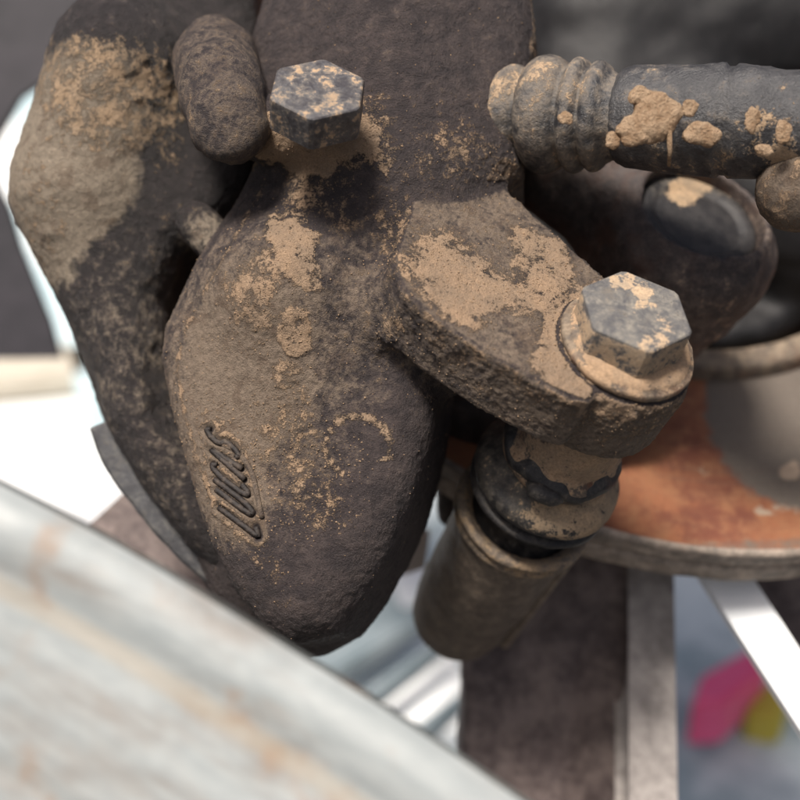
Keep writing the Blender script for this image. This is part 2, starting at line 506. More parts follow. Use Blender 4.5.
M_olive = plain('olive_cloth', (.50, .42, .06), (.60, .50, .09), .2, .8, .2)
M_letter = dusty('letter_iron', (.014, .011, .010), (.024, .019, .018), (.09, .07, .055), TAN, .05, .35, use_attr=False, bump=.4)

# ------------------------------------------------------------------ paint masks (dust settled on the casting, stored on its vertices)
def blob(px, py, cx, cy, rx, ry, ang=0, soft=.35):
    a = R_(ang); dx = px - cx; dy = py - cy
    u = dx * math.cos(a) + dy * math.sin(a); v = -dx * math.sin(a) + dy * math.cos(a)
    d = np.sqrt((u / rx) ** 2 + (v / ry) ** 2)
    return np.clip((1 + soft - d) / (2 * soft), 0, 1)
def const_attrs(n, film=.2, dust=0.):
    return {'film': np.full(n, film), 'dust': np.full(n, dust)}

# ================================================================== SETTING
g_o = None
V = np.array([[-60, -60, 0], [60, -60, 0], [60, 60, 0], [-60, 60, 0]], float)
me = bpy.data.meshes.new('ground'); me.from_pydata([tuple(v) for v in V], [], [(0, 1, 2, 3)]); me.materials.append(M_ground)
g_o = bpy.data.objects.new('ground', me); col.objects.link(g_o); set_props(g_o, kind='structure')

def ground_hit(px, py, h=0.0):
    """world point on the plane z=h seen at this pixel"""
    a = np.array(CP); b = W(P(px, py, 0))[0]; d = b - a
    return a + d * ((h - a[2]) / d[2])
def world_plate(name, pix, h, th, mat, parent=None):
    top = [ground_hit(x, y, h) for x, y in pix]; k = len(top)
    V = np.array(top + [p - np.array([0, 0, th]) for p in top]); base = V.mean(axis=0)
    F = [tuple(range(k)), tuple(range(2 * k - 1, k - 1, -1))] + [(i + k, (i + 1) % k + k, (i + 1) % k, i) for i in range(k)]
    me = bpy.data.meshes.new(name); me.from_pydata([tuple(v - base) for v in V], [], F); me.materials.append(mat)
    bm = bmesh.new(); bm.from_mesh(me); bmesh.ops.recalc_face_normals(bm, faces=bm.faces); bmesh.ops.bevel(bm, geom=list(bm.edges), offset=.002, segments=2, affect='EDGES'); bm.to_mesh(me); bm.free()
    o = bpy.data.objects.new(name, me); col.objects.link(o); o.location = base; LOC[o.name] = base
    return o
o = world_plate('glare_board', [(-160, 60), (200, 60), (190, 420), (250, 640), (-160, 640)], .03, .028, M_white)  # board added where daylit ground is overexposed
set_props(o, 'large white board added for the overexposed ground behind the caliper at left', 'board')
o = world_plate('path', [(250, 380), (1100, 380), (1000, 860), (200, 860)], .012, .02, M_path)
set_props(o, kind='structure')
o = world_plate('gap_glare_sheet', [(395, 560), (425, 560), (452, 640), (480, 720), (330, 760), (300, 690), (395, 600)], .03, .028, M_white)  # sheet added as the bright glare in the gap
set_props(o, 'small white sheet added for the bright glare between caliper tip and pin sleeve', 'sheet')
M_slat = plain('slat_grey', (.15, .19, .21), (.24, .28, .30), .3, .5, .2)
for pix, lab in (([(255, 662), (385, 568), (402, 606), (440, 600), (440, 612), (335, 672)], 'broad blue grey slat touching the rounded tip of the caliper'),
                 ([(345, 706), (360, 690), (440, 634), (446, 641), (372, 700)], 'thin grey slat between the two bright gaps left of the sleeve end'),
                 ([(400, 745), (414, 724), (458, 690), (470, 692), (425, 735)], 'lowest thin grey slat under the rounded end of the pin sleeve')):
    o = world_plate('metal_slat', pix, .06, .012, M_slat); set_props(o, lab, 'slat', 'blurred grey slats below the caliper')
o = world_plate('pink_tray', [(692, 704), (702, 674), (752, 646), (770, 662), (726, 702)], .05, .03, M_pink)
set_props(o, 'bright pink plastic piece lying out of focus below the brake disc', 'plastic piece')
o = world_plate('olive_cloth', [(745, 712), (752, 690), (776, 680), (790, 700), (780, 720)], .03, .02, M_olive)
set_props(o, 'small yellow cloth beside the pink plastic piece', 'cloth')

M_blue = plain('pale_blue_glare', (.42, .56, .60), (.60, .72, .76), .06, .6, .1)  # bluish glare put into the sheet's colour
M_cream = plain('cream_kerb', (.42, .38, .31), (.56, .52, .44), .1, .8, .2)
o = world_plate('blue_glare_sheet', [(16, 90), (62, 90), (118, 440), (92, 432), (66, 350), (34, 262), (14, 200)], .055, .02, M_blue)  # sheet added to carry the bluish glare
set_props(o, 'narrow pale blue sheet added for the glare between the dark liner and left arm', 'sheet')
o = world_plate('concrete_kerb', [(-200, 340), (88, 344), (92, 372), (-200, 398)], .055, .02, M_cream)
set_props(o, 'cream coloured kerb strip along the dark liner bottom edge at left', 'kerb')
# dark wheel arch liner: behind and above the assembly
zl = -26
t = thing('wheel_arch_liner', P(400, 200, zl), 'black plastic wheel arch liner, dark and blurred behind the caliper', 'wheel arch liner')
pts = [P(x, y, zl) for x, y in [(-330, 362), (60, 358), (50, 320), (20, 245), (8, 205), (-6, 178), (-8, 145), (20, 96), (60, 70), (130, 60), (250, 200), (420, 420), (900, 440), (1100, 300), (1100, -420), (-330, -420)]]
V, F = plate(pts, (0, 0, 1), .5)
mesh_obj('back_panel', V, F, M_liner, t, smooth=False)
# overhead part of the liner, curving towards the camera
prof = []
arc = [(P(400, -80, zl)[1] + 13 * math.sin(a) , zl + .3 + 13 * (1 - math.cos(a))) for a in np.linspace(0, R_(80), 14)]
Vt = []; 
for (y, z) in arc:
    for x in (-36, 36):
        Vt.append((x, y, z))
for (y, z) in arc:
    for x in (-36, 36):
        Vt.append((x, y + .4, z - .35))
m2 = len(arc) * 2; Ft = []
for i in range(len(arc) - 1):
    a = 2 * i
    Ft.append((a, a + 1, a + 3, a + 2)); Ft.append((a + m2 + 2, a + m2 + 3, a + m2 + 1, a + m2))
Ft += [(0, m2, m2 + 1, 1), (m2 - 2, m2 - 1, 2 * m2 - 1, 2 * m2 - 2)]
mesh_obj('roof_panel', np.array(Vt), Ft, M_liner, t)

# ================================================================== BRAKE DISC
AD = unit((.10, .62, .775))
u_dir = unit(np.array([0, 1, 0]) - AD[1] * AD)
disc_rim = P(775, 555, -4.0)
RD = 11.0
disc_c = disc_rim + u_dir * RD
RI = np.linalg.norm(on_plane(752, 379, AD, disc_c) - disc_c); print('RI', RI)
t = thing('brake_disc', disc_c, 'rusty orange brake disc with grey patch and dull metal edge', 'brake disc')
prof = dense([(0, RI - .8), (0, 10.86)], .08)
V, F = lathe(prof, disc_c, AD, 260)
px, py = proj(V)
film = blob(px, py, 822, 402, 118, 112, 0, .12) * .95  # round grey patch, held in the film mask
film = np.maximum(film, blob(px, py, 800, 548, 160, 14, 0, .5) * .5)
dust = blob(px, py, 790, 470, 16, 12) * .6 + blob(px, py, 700, 470, 20, 6, 40) * .4 + blob(px, py, 780, 510, 40, 8) * .5
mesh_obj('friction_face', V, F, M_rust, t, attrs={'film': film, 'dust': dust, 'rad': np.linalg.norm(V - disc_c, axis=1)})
prof = dense([(.002, 10.86), (.0, 10.92), (-.05, 11.0), (-.45, 11.0), (-.5, 10.95), (-.56, 10.9), (-.62, 10.98), (-1.1, 11.0), (-1.15, 10.9), (-1.15, 4.9)], .1)
V, F = lathe(prof, disc_c, AD, 260); V = rough(V, F, [(2.5, .03, 3), (9, .012, 4)])
px, py = proj(V)
n = fbm(V, 1.5, 3, 5)
mesh_obj('disc_edge', V, F, dusty('disc_edge_metal', (.17, .143, .12), (.27, .23, .19), (.33, .27, .22), (.40, .30, .21), bump=.5, fine=4), t, attrs={'film': np.clip(.5 + n * .3, 0, 1), 'dust': np.clip(.12 + n * .2, 0, 1)})
prof = dense([(.02, RI), (.35, RI - .07), (.42, RI - .15), (.42, RI - .62), (.36, RI - .7), (-1.5, RI - .9)], .1)
V, F = lathe(prof, disc_c, AD, 160); V = rough(V, F, [(2, .02, 3)])
mesh_obj('hub_ring', V, F, M_collar, t, attrs=const_attrs(len(V), .55, .05))

# ================================================================== CALIPER CASTINGS
bolt_p = P(622, 350, 1.0)
K = float(A @ bolt_p)

# ---- cylinder housing with its lug
g = Grid((-5.2, -6.4, -5.6), (5.6, 9.2, 2.9), .055)
Nb = unit((-.12, .22, .97))
body = [(268, 178), (240, 232), (207, 288), (180, 340), (176, 372), (186, 420), (200, 470), (212, 512), (226, 550), (248, 594), (276, 630), (305, 645), (345, 634), (372, 600), (398, 558),
        (420, 505), (438, 440), (446, 380), (440, 300), (452, 240), (500, 205), (524, 190), (520, 160), (528, 120), (535, 60), (520, -60), (300, -60), (262, 60), (262, 130)]
f = sd_slab(g, body, Nb, P(320, 380, -1.6), 1.55, 2.6, .85)
# crest and belly
f = smin(f, sd_cone(g, P(300, 300, -1.2), P(318, 500, -2.2), 1.75, 1.75), .7)
f = smin(f, sd_cone(g, P(315, 515, -2.3), P(314, 574, -3.4), 1.6, 1.3), .7)
f = smin(f, sd_cone(g, P(212, 490, -3.5), P(285, 588, -3.3), 1.15, 1.35), 1.0)
f = smin(f, sd_cone(g, P(400, 40, -2.7), P(395, 190, -2.0), 2.2, 2.0), .8)
# recess between crest and neck, hollow above the shoulder where the banjo bolt sits
f = smax(f, -sd_ell(g, P(305, 100, 1.6), (1.35, 1.0, 1.5)), .35)
f = smin(f, sd_cone(g, P(262, 128, -.75), P(345, 132, -.6), .62, .66), .35)
f = smax(f, -sd_cone(g, P(470, 120, 1.6), P(440, 60, 1.4), .8, 1.0), .5)
# lug
lugpix = [(392, 262), (405, 292), (440, 322), (500, 361), (568, 397), (590, 402), (628, 352), (622, 300), (602, 274), (560, 236), (515, 196), (470, 150), (420, 180)]
cen = on_plane(624, 350, A, bolt_p)
pts_l = [on_plane(x, y, A, bolt_p) for x, y in lugpix]
lug = sd_slab(g, None, A, bolt_p, 0.0, 1.3, .08, pts=pts_l, circles=[(cen, 1.24)])
lug = smin(lug, sd_cyl(g, cen - A * 1.55, cen - A * .2, 1.24, .12), .2)
edge_pts = None
f = smin(f, lug, .22)
# raised wall between lug and neck
f = smin(f, sd_cone(g, P(398, 312, -.35), P(440, 350, -.9), .95, .9), .3)
# spot face for the bolt
f = smin(f, sd_cyl(g, cen - A * .2, cen + A * .07, 1.2, .06), .1)
# plaque hollow for the lettering on the lower left flank
V, F = g.mesh(f.astype(np.float32))
V = smooth_mesh(V, F, 2)
V, F = subdivide(V, F)
bvh_plain = BVHTree.FromPolygons([Vector(v) for v in V[::1]], [tuple(int(i) for i in q) for q in F]) 
V0, F0 = V, F
px, py = proj(V)
def strokes_letter(ch):
    S = {'L': [[(0, 1), (0, 0), (.62, 0)]],
         'U': [[(0, 1), (0, .28), (.12, .06), (.34, 0), (.56, .06), (.68, .28), (.68, 1)]],
         'C': [[(.66, .86), (.46, 1), (.2, .98), (.02, .76), (0, .5), (.02, .24), (.2, .02), (.46, 0), (.66, .14)]],
         'A': [[(0, 0), (.34, 1), (.68, 0)], [(.13, .36), (.55, .36)]],
         'S': [[(.62, .86), (.4, 1), (.12, .92), (.04, .72), (.2, .56), (.46, .46), (.64, .28), (.52, .06), (.28, 0), (.04, .12)]]}
    return S[ch]
bl0 = np.array([259., 540.]); bl1 = np.array([236., 444.])   # baseline, reading upwards
upv0 = np.array([-40., -30.]); upv1 = np.array([-31., -24.])
adv = 1.0 / 5
letter_paths = []
for k, ch in enumerate('LUCAS'):
    lp = []
    for st in strokes_letter(ch):
        pts = []
        for i in range(len(st) - 1):
            for q in np.linspace(0, 1, 9, endpoint=False): pts.append(np.array(st[i]) * (1 - q) + np.array(st[i + 1]) * q)
        pts.append(np.array(st[-1]))
        path = []
        for a, b in pts:
            sx_ = (k + a * .82 + .14) * adv
            q = bl0 * (1 - sx_) + bl1 * sx_ + (upv0 * (1 - sx_) + upv1 * sx_) * b
            h_ = bvh_plain.ray_cast(Vector((0, 0, D)), (Vector(P(q[0], q[1], 0)) - Vector((0, 0, D))).normalized())
            if h_[0] is not None: path.append(np.array(h_[0]))
        path = np.array(path); path[1:-1] = (path[:-2] + path[1:-1] * 2 + path[2:]) / 4
        lp.append(path)
    letter_paths.append(lp)
allp = np.concatenate([p for lp in letter_paths for p in lp])
near = np.where((px > 185) & (px < 285) & (py > 405) & (py < 560) & (V[:, 2] > -4))[0]
dl_ = np.full(len(V), 9.0)
if len(near): dl_[near] = np.sqrt(((V[near][:, None, :] - allp[None]) ** 2).sum(-1)).min(axis=1)
nrm = vert_normals(V, F)
# ---- masks
up = np.clip(nrm @ unit((-.1, .75, .65)), 0, 1)
toplug = np.clip((nrm @ A - .86) / .1, 0, 1) * (px > 395) * np.clip((V @ A - K + .25) / .2, 0, 1)
film = .0 + .16 * up
film = np.maximum(film, .95 * blob(px, py, 245, 370, 80, 130, 12, .45))
film = np.maximum(film, .48 * blob(px, py, 330, 320, 80, 120, 20, .5))
film = np.maximum(film, .6 * blob(px, py, 280, 470, 90, 70, 35, .5))
film = np.maximum(film, .42 * blob(px, py, 470, 370, 190, 60, 35, .5))
film *= 1 - .8 * blob(px, py, 360, 560, 90, 90, 0, .5)
edge_d = np.full(len(V), 99.)
eo = [(262, 190), (238, 232), (207, 286), (181, 340), (177, 372), (187, 420), (201, 470), (216, 505)]
for (xa, ya), (xb, yb) in zip(eo, eo[1:]):
    tt_ = np.clip(((px - xa) * (xb - xa) + (py - ya) * (yb - ya)) / ((xb - xa) ** 2 + (yb - ya) ** 2), 0, 1)
    edge_d = np.minimum(edge_d, np.hypot(px - xa - tt_ * (xb - xa), py - ya - tt_ * (yb - ya)))
dust = np.zeros(len(V))
wx_ = px + 22 * fbm(V, 1.1, 3, 301) + 9 * fbm(V, 3.5, 2, 302); wy_ = py + 22 * fbm(V, 1.1, 3, 303) + 9 * fbm(V, 3.5, 2, 304)
def add(v, *a, **k):
    global dust
    dust = np.maximum(dust, v * blob(wx_, wy_, *a, **k))
add(.85, 290, 250, 24, 46, -24, soft=.25); add(.72, 316, 283, 16, 24, -35, soft=.3); add(.85, 297, 334, 20, 22, 0, soft=.25); add(.62, 288, 378, 20, 22, 0, soft=.35)
add(.62, 258, 290, 34, 60, 20, soft=.5); add(.58, 305, 195, 32, 36, 0, soft=.4); add(.46, 340, 210, 30, 40, 0, soft=.5)
add(1.0, 303, 138, 74, 36, 0, soft=.2); add(.55, 375, 130, 22, 50, 10, soft=.5)
add(.56, 420, 240, 70, 50, 20, soft=.7); add(.52, 450, 150, 80, 60, 0, soft=.8); add(.40, 385, 330, 40, 50, 20, soft=.7)
add(.55, 290, 440, 34, 52, -30, soft=.6); add(.5, 320, 500, 46, 34, 20, soft=.7); add(.40, 225, 440, 40, 60, -20, soft=.7)
add(.5, 228, 480, 26, 56, -14, soft=.4); film = np.maximum(film, 1.1 * blob(px, py, 226, 478, 34, 66, -14, .4)); add(.45, 262, 565, 16, 60, -38, soft=.5)
ring = np.sqrt(((px - 357) / 32) ** 2 + ((py - 446) / 30) ** 2); ringm = np.exp(-((ring - 1) / .22) ** 2) * ((py < 462) | (px < 345))
dust = np.maximum(dust, .62 * ringm)
td = .30 + .62 * blob(wx_, wy_, 470, 285, 70, 34, 30, .4)
td = np.maximum(td, .78 * blob(wx_, wy_, 545, 270, 34, 52, -25, .3)); td = np.maximum(td, .72 * blob(wx_, wy_, 520, 300, 26, 40, 20, .4))
rb = np.sqrt(((px - 622) / 82) ** 2 + ((py - 350) / 62) ** 2)
td = np.maximum(td, .95 * np.exp(-np.clip(rb - 1, 0, 9) / .25) )
td -= .45 * blob(px, py, 515, 330, 32, 18, 30, .5)
td -= .25 * blob(px, py, 500, 265, 26, 20, 0, .5)
dust = np.where(toplug > 0, np.maximum(dust * (1 - toplug), td * toplug), dust)
side = (px > 405) & (nrm @ A < .6) & (V @ A - K > -1.9)
dust = np.where(side, np.clip(.36 + .16 * np.clip((V @ A - K + .5) / .5, -1, 1) + .15 * blob(px, py, 620, 410, 60, 40), 0, 1), dust)
film = np.where(side, np.clip(.62 + .2 * (px - 500) / 150, .45, .8), film)
film = np.where(toplug > 0, np.maximum(film, .6 * toplug), film)
# relief: casting grain, mud thickness on the dusty patches
nz = fbm(V, 2.2, 3, 11); nf = fbm(V, 7.5, 3, 23)
dd = dust + nz * .35 + nf * .2
dust = np.maximum(dust, .55 * np.exp(-(edge_d / 4) ** 2))  # light on the body's left ridge put into the dust colour
mudh = np.clip((dd - .45) / .25, 0, 1) * .022
groove = np.exp(-(dl_ / .06) ** 2); ridge = np.exp(-((dl_ - .14) / .05) ** 2)
ng = fbm(V, 17, 2, 29)
disp = .020 * nz + .017 * nf + .013 * ng + mudh + .022 * fbm(V, .9, 2, 5)
disp = disp * (1 - .6 * np.exp(-(dl_ / .15) ** 2)) - .085 * groove + .03 * ridge
film = film * (1 - groove) + .5 * ridge; dust = dust * (1 - groove) - .6 * groove + .30 * ridge
V = V + nrm * disp[:, None]
cal = thing('brake_caliper', P(330, 400, -2), 'mud covered dark cast iron brake caliper with raised lettering and a hex bolt', 'brake caliper')
housing = mesh_obj('cylinder_housing', V, F, M_cast, cal, attrs={'film': film, 'dust': dust})
bvh = BVHTree.FromPolygons([Vector(v) for v in V], [tuple(int(i) for i in q) for q in F])
def hit(px, py, tree=None):
    a = Vector((0, 0, D)); b = Vector(P(px, py, 0)); d = (b - a).normalized()
    r = (tree or bvh).ray_cast(a, d)
    return r

# ---- bridge: the long curved arm on the left
g = Grid((-9.6, -7.6, -7.2), (1.6, 9.4, .6), .065)
arm = [(56, 92), (32, 138), (17, 180), (20, 222), (42, 262), (64, 300), (87, 345), (99, 380), (108, 425), (140, 482), (188, 545), (240, 592), (282, 638), (318, 640), (330, 560), (240, 470),
       (206, 425), (178, 370), (168, 310), (184, 264), (225, 235), (262, 190), (262, 120), (262, -60), (120, -60), (70, 50)]
f = sd_slab(g, arm, unit((.10, .15, 1)), P(150, 320, -3.4), 1.35, 2.3, 1.1)
f = smin(f, sd_cone(g, P(120, 60, -2.9), P(88, 180, -2.9), 1.35, 1.15), .9)
f = smin(f, sd_cone(g, P(92, 200, -3.1), P(135, 400, -4.2), 1.0, .6), .8)
f = smax(f, -sd_cone(g, P(216, 300, -1.9), P(202, 400, -1.9), 1.3, .95), .6)
f = smin(f, sd_cone(g, P(196, 222, -1.9), P(236, 262, -1.7), .42, .45), .25)
V, F = g.mesh(f.astype(np.float32)); V = smooth_mesh(V, F, 2); V, F = subdivide(V, F)
px, py = proj(V); nrm = vert_normals(V, F)
px = px + 20 * fbm(V, 1.0, 3, 311); py = py + 20 * fbm(V, 1.0, 3, 312)
dust = np.maximum.reduce([(.62 * blob(px, py, 110, 95, 86, 62, 22, .3)), .40 * blob(px, py, 40, 220, 34, 90, -10, .4), .45 * blob(px, py, 170, 150, 40, 40, 0, .6), .5 * blob(px, py, 160, 110, 60, 18, 0, .5), .28 * blob(px, py, 150, 230, 90, 90, 0, .8)])
film = np.maximum.reduce([1.5 * blob(px, py, 62, 165, 68, 120, 18, .22), .35 * blob(px, py, 130, 330, 80, 120, 0, .7), .3 * blob(px, py, 160, 480, 60, 80, 0, .7), .55 * blob(px, py, 205, 235, 30, 25, 0, .5), np.full(len(V), .12)])
nz = fbm(V, 2.4, 3, 31); nf = fbm(V, 7, 3, 33)
V = V + nrm * (.035 * nz + .02 * nf + np.clip((dust + nz * .35 - .42) / .25, 0, 1) * .03)[:, None]
mesh_obj('bridge', V, F, M_bridge, cal, attrs={'film': film, 'dust': dust})

V, F = plate([P(x, y, -7.3) for x, y in [(120, 200), (300, 180), (320, 500), (210, 520), (130, 400)]], (0, .1, 1), .5)
mesh_obj('gap_shade_plate', V, F, M_black, cal, smooth=False)  # black plate added behind the gap, standing in for its shade
# ---- grey web plate along the bridge's outer edge
skirt = [P(x, y, z) for x, y, z in [(92, 428, -3.1), (108, 468, -3.0), (136, 506, -2.8), (176, 553, -2.7), (226, 594, -2.7), (290, 638, -2.8)]]
path = catmull(skirt, 10)
V, F = sweep(path, 0, prof=[(-.04, -.12), (.3, -.14), (.7, -.12), (.7, .1), (.4, .12), (.06, .11), (-.04, .05)])
V = rough(V, np.array([q for q in F if len(q) == 4]), [(3, .03, 5)])
mesh_obj('web_edge', V, F, M_web, cal, attrs=const_attrs(len(V), .35, -.3))

# ---- lettering: dark strokes sunk in their grooves, each letter a part
for lp in letter_paths:
    VV = []; FF = []
    for path in lp:
        v, f_ = sweep(path - np.array([0, 0, .03]), .056, 8)
        off = sum(len(x) for x in VV); VV.append(v); FF += [tuple(i + off for i in q) for q in f_]
    mesh_obj('letter', np.concatenate(VV), FF, M_letter, cal)
# ridge framing the lettering
fr = [(208, 432), (222, 444), (240, 455), (252, 474), (257, 495), (262, 518)]
path = []
for q in catmull([np.array([x, y, 0.]) for x, y in fr], 8):
    r = hit(q[0], q[1])
    if r[0] is not None: path.append(np.array(r[0]))
V, F = sweep(np.array(path), .05, 10)
mesh_obj('letter_frame', V, F, M_cast, cal, attrs=const_attrs(len(V), .6, .35))

# ---- hex guide bolt with flange
def hexhead(c, axis, R, h, rot, seg=12):
    """hex prism with softened corners and a chamfered top; returns verts, faces"""
    u, v, n = basis(axis)
    def ringpts(rad, t, soft=.06):
        out = []
        for i in range(6):
            a0 = rot + i * math.pi / 3; a1 = a0 + math.pi / 3
            p0 = np.array([math.cos(a0), math.sin(a0)]) * rad; p1 = np.array([math.cos(a1), math.sin(a1)]) * rad
            for q in np.linspace(soft, 1 - soft, seg): out.append(p0 * (1 - q) + p1 * q)
        return [c + n * t + u * a + v * b for a, b in out]
    prof = [(0, R), (h * .3, R), (h * .6, R), (h - .07, R), (h - .02, R * .985), (h, R * .955), (h + .005, R * .9)]
    V = []; m = 6 * seg
    for t, r in prof: V += ringpts(r, t)
    for s in (.75, .6, .45, .3, .15): V += ringpts(R * .9 * s, h + .005)
    V.append(c + n * (h + .005)); F = []
    rows = len(prof) + 5
    for i in range(rows - 1):
        for j in range(m):
            j2 = (j + 1) % m; F.append((i * m + j, i * m + j2, (i + 1) * m + j2, (i + 1) * m + j))
    for j in range(m): F.append(((rows - 1) * m + j, (rows - 1) * m + (j + 1) % m, rows * m))
    return np.array(V), F
u_, v_, _ = basis(A)
def img_angle(c, px, py):
    q = on_plane(px, py, A, c) - c
    return math.atan2(q @ v_, q @ u_)
c0 = cen + A * .07
AH = unit((.15, .66, .74))
prof = dense([(0, 1.17), (.04, 1.2), (.12, 1.2), (.16, 1.17), (.18, 1.1), (.22, 1.08), (.28, .98), (.31, .8), (.31, 0.01)], .04)
V, F = lathe(prof, c0, A, 120)
V = rough(V, F, [(4, .025, 41), (11, .012, 42)])
px, py = proj(V)
ht = (V - c0) @ A
dz = np.where(ht < .2, .5, .78) + .35 * blob(px, py, 585, 380, 60, 25, 30, .5) + fbm(V, 1.3, 2, 4) * .35 - .35 * blob(px, py, 565, 325, 16, 40, -10, .5)
wsh = mesh_obj('guide_bolt', *hexhead(c0 + A * .22 + np.array([-.10, .02, 0]), AH, .99, .66, img_angle(c0 + AH * .84, 684, 332)), M_steel, cal, smooth=True)
gb = wsh
me = gb.data
# attributes for the bolt head
cosw = np.array([v.co for v in me.vertices]) + LOC[cal.name]
loc = ((cosw - np.array(CP)) @ CR) * 100; loc[:, 2] += D
bx, by = proj(loc); hh = (loc - c0) @ AH
top = hh > .84
du = np.where(top, .12, .62)
for (x, y, r, a) in [(616, 282, 8, .75), (628, 282, 10, .7), (643, 290, 11, .7), (642, 304, 8, .5), (637, 312, 6, .4), (655, 305, 4, .6), (662, 318, 9, .45), (655, 345, 18, .6), (672, 330, 8, .5)]:
    du = np.maximum(du, np.where(top, a * blob(bx, by, x, y, r, r, 0, .3), 0))
for k, a in (('film', np.where(top, .42, .5)), ('dust', du)):
    at = me.attributes.new(k, 'FLOAT', 'POINT'); at.data.foreach_set('value', a.astype(np.float32))
em = gb.modifiers.new('edges', 'EDGE_SPLIT'); em.split_angle = R_(25)
mesh_obj('flange', V, F, M_collar, gb, attrs={'film': np.full(len(V), .6), 'dust': dz})
# mud splashes on the bolt head
for i, (x, y, r) in enumerate([(616, 283, .10), (631, 283, .12), (644, 290, .14), (637, 303, .09), (655, 300, .04), (663, 320, .09), (655, 345, .13), (646, 352, .1)]):
    pass

# ---- bleed nipple cap and banjo bolt at the top
V, F = sweep(catmull([P(214, 52, -2.6), P(216, 62, -1.9), P(219, 78, -1.1), P(225, 102, -.35), P(233, 138, .05), P(238, 164, 0)], 6), np.interp(np.linspace(0, 1, 31), [0, .1, .2, .6, .8, .92, 1], [.5, .85, .85, .78, .72, .52, .12]), 40, cap=True)
Fq = [q for q in F if len(q) == 4]
Vr = rough(V, np.array(Fq), [(1.1, .16, 51), (9, .018, 52)])
mesh_obj('bleed_cap', Vr, F, M_cast, cal, attrs=const_attrs(len(V), .42, .30))
bc = P(317, 118, .7); Ab = unit((.08, .62, .78))
V, F = hexhead(bc, Ab, .88, .62, R_(22))
bb = mesh_obj('banjo_bolt', V, F, M_wet, cal, attrs=const_attrs(len(V), .4, .42))
bb.modifiers.new('edges', 'EDGE_SPLIT').split_angle = R_(25)
# ---- crumbs of dried mud stuck to the castings
ico = bmesh.new(); bmesh.ops.create_icosphere(ico, subdivisions=1, radius=1)
iv = np.array([v.co for v in ico.verts]); ifc = np.array([[v.index for v in f.verts] for f in ico.faces]); ico.free()
def crumbs(name, src_v, src_f, prob, count, parent, mat, rmin=.008, rmax=.03):
    fc = src_v[src_f].mean(axis=1); n = vert_normals(src_v, src_f)[src_f[:, 0]]
    p = prob[src_f[:, 0]]; p = np.clip(p, 0, None); p = p / p.sum()
    idx = rng.choice(len(src_f), count, p=p)
    r = rmin + (rmax - rmin) * rng.random(count) ** 3
    jit = 1 + .35 * rng.standard_normal((count, len(iv), 1))
    V = fc[idx][:, None, :] + n[idx][:, None, :] * (r * .2)[:, None, None] + iv[None] * r[:, None, None] * jit * (.7 + .6 * rng.random((count, 1, 3)))
    F = ifc[None] + (np.arange(count) * len(iv))[:, None, None]
    o = mesh_obj(name, V.reshape(-1, 3), F.reshape(-1, 3), mat, parent)
    o['kind'] = 'stuff'; return o
hv = np.array([0]); 
def verts_of(o):
    w = np.empty(len(o.data.vertices) * 3, np.float32); o.data.vertices.foreach_get('co', w)
    w = w.reshape(-1, 3) + LOC[cal.name]
    l = ((w - np.array(CP)) @ CR) * 100; l[:, 2] += D; return l
def getattr_(o, k):
    a = np.empty(len(o.data.vertices), np.float32); o.data.attributes[k].data.foreach_get('value', a); return a
hv = verts_of(housing); hd = getattr_(housing, 'dust'); hf = getattr_(housing, 'film')
hx, hy = proj(hv)
pr = .02 + hd ** 2 + .25 * hf + 1.5 * blob(hx, hy, 290, 470, 60, 60, 20, .5)
pr *= (hv[:, 2] > -3)
crumbs('mud_crumbs', hv, F0, pr, 12000, cal, M_crumb, .004, .018)

# ================================================================== CALIPER CARRIER
car = thing('caliper_carrier', P(520, 540, -3), 'caliper carrier with brown pin sleeve below the lug and dark boss behind', 'caliper carrier')
ax0 = cen
def along(t): return ax0 - A * t
# metal collar between lug and boot
V, F = lathe(dense([(-1.4, .95), (-2.2, .98), (-2.6, 1.0), (-2.75, 1.1), (-2.82, 1.16), (-3.0, 1.17), (-3.12, 1.14), (-3.2, 1.0)], .05), ax0, A, 110)
V = rough(V, F, [(3, .02, 61)])
px, py = proj(V)
mesh_obj('pin_collar', V, F, M_collar, car, attrs={'film': np.full(len(V), .45), 'dust': .36 + .5 * blob(px, py, 580, 455, 60, 34, 0, .5)})
# dark wavy lip of the boot that grips the collar
V, F = lathe(dense([(-2.62, .98), (-2.70, 1.08), (-2.78, 1.17), (-2.88, 1.2), (-2.98, 1.17), (-3.04, 1.08), (-3.08, .98)], .04), ax0, A, 120)
q_ = V - ax0; th_ = np.arctan2(q_ @ v_, q_ @ u_)
V = V + A * (.05 * np.sin(5 * th_ + .8) + .03 * np.sin(9 * th_))[:, None]; V = rough(V, F, [(4, .02, 66)])
mesh_obj('boot_lip', V, F, M_rubber, car, attrs=const_attrs(len(V), .3, .16))
# little clip on the collar
cl = [on_plane(x, y, A, along(3.05)) for x, y in [(524, 478), (528, 468), (541, 466), (556, 474), (560, 488)]]
def edge_arc(px0, px1, t, r, k):
    a0 = px0; a1 = px1
    return [along(t) + r * (math.cos(a) * u_ + math.sin(a) * v_) for a in np.linspace(a0, a1, k)]
def ang_at(px, py, t): 
    q = on_plane(px, py, A, along(t)) - along(t); return math.atan2(q @ v_, q @ u_)
aa = ang_at(524, 486, 3.0); ab = ang_at(562, 498, 3.0)
arc = edge_arc(aa, ab, 2.95, 1.19, 12)
rad = [.03, .07, .11, .13, .135, .13, .125, .12, .12, .10, .07, .03]
V, F = sweep(np.array(arc), np.array(rad) * 1.5, 14)
mesh_obj('spring_clip', V, F, M_rubber, car, attrs=const_attrs(len(V), .35, .15))
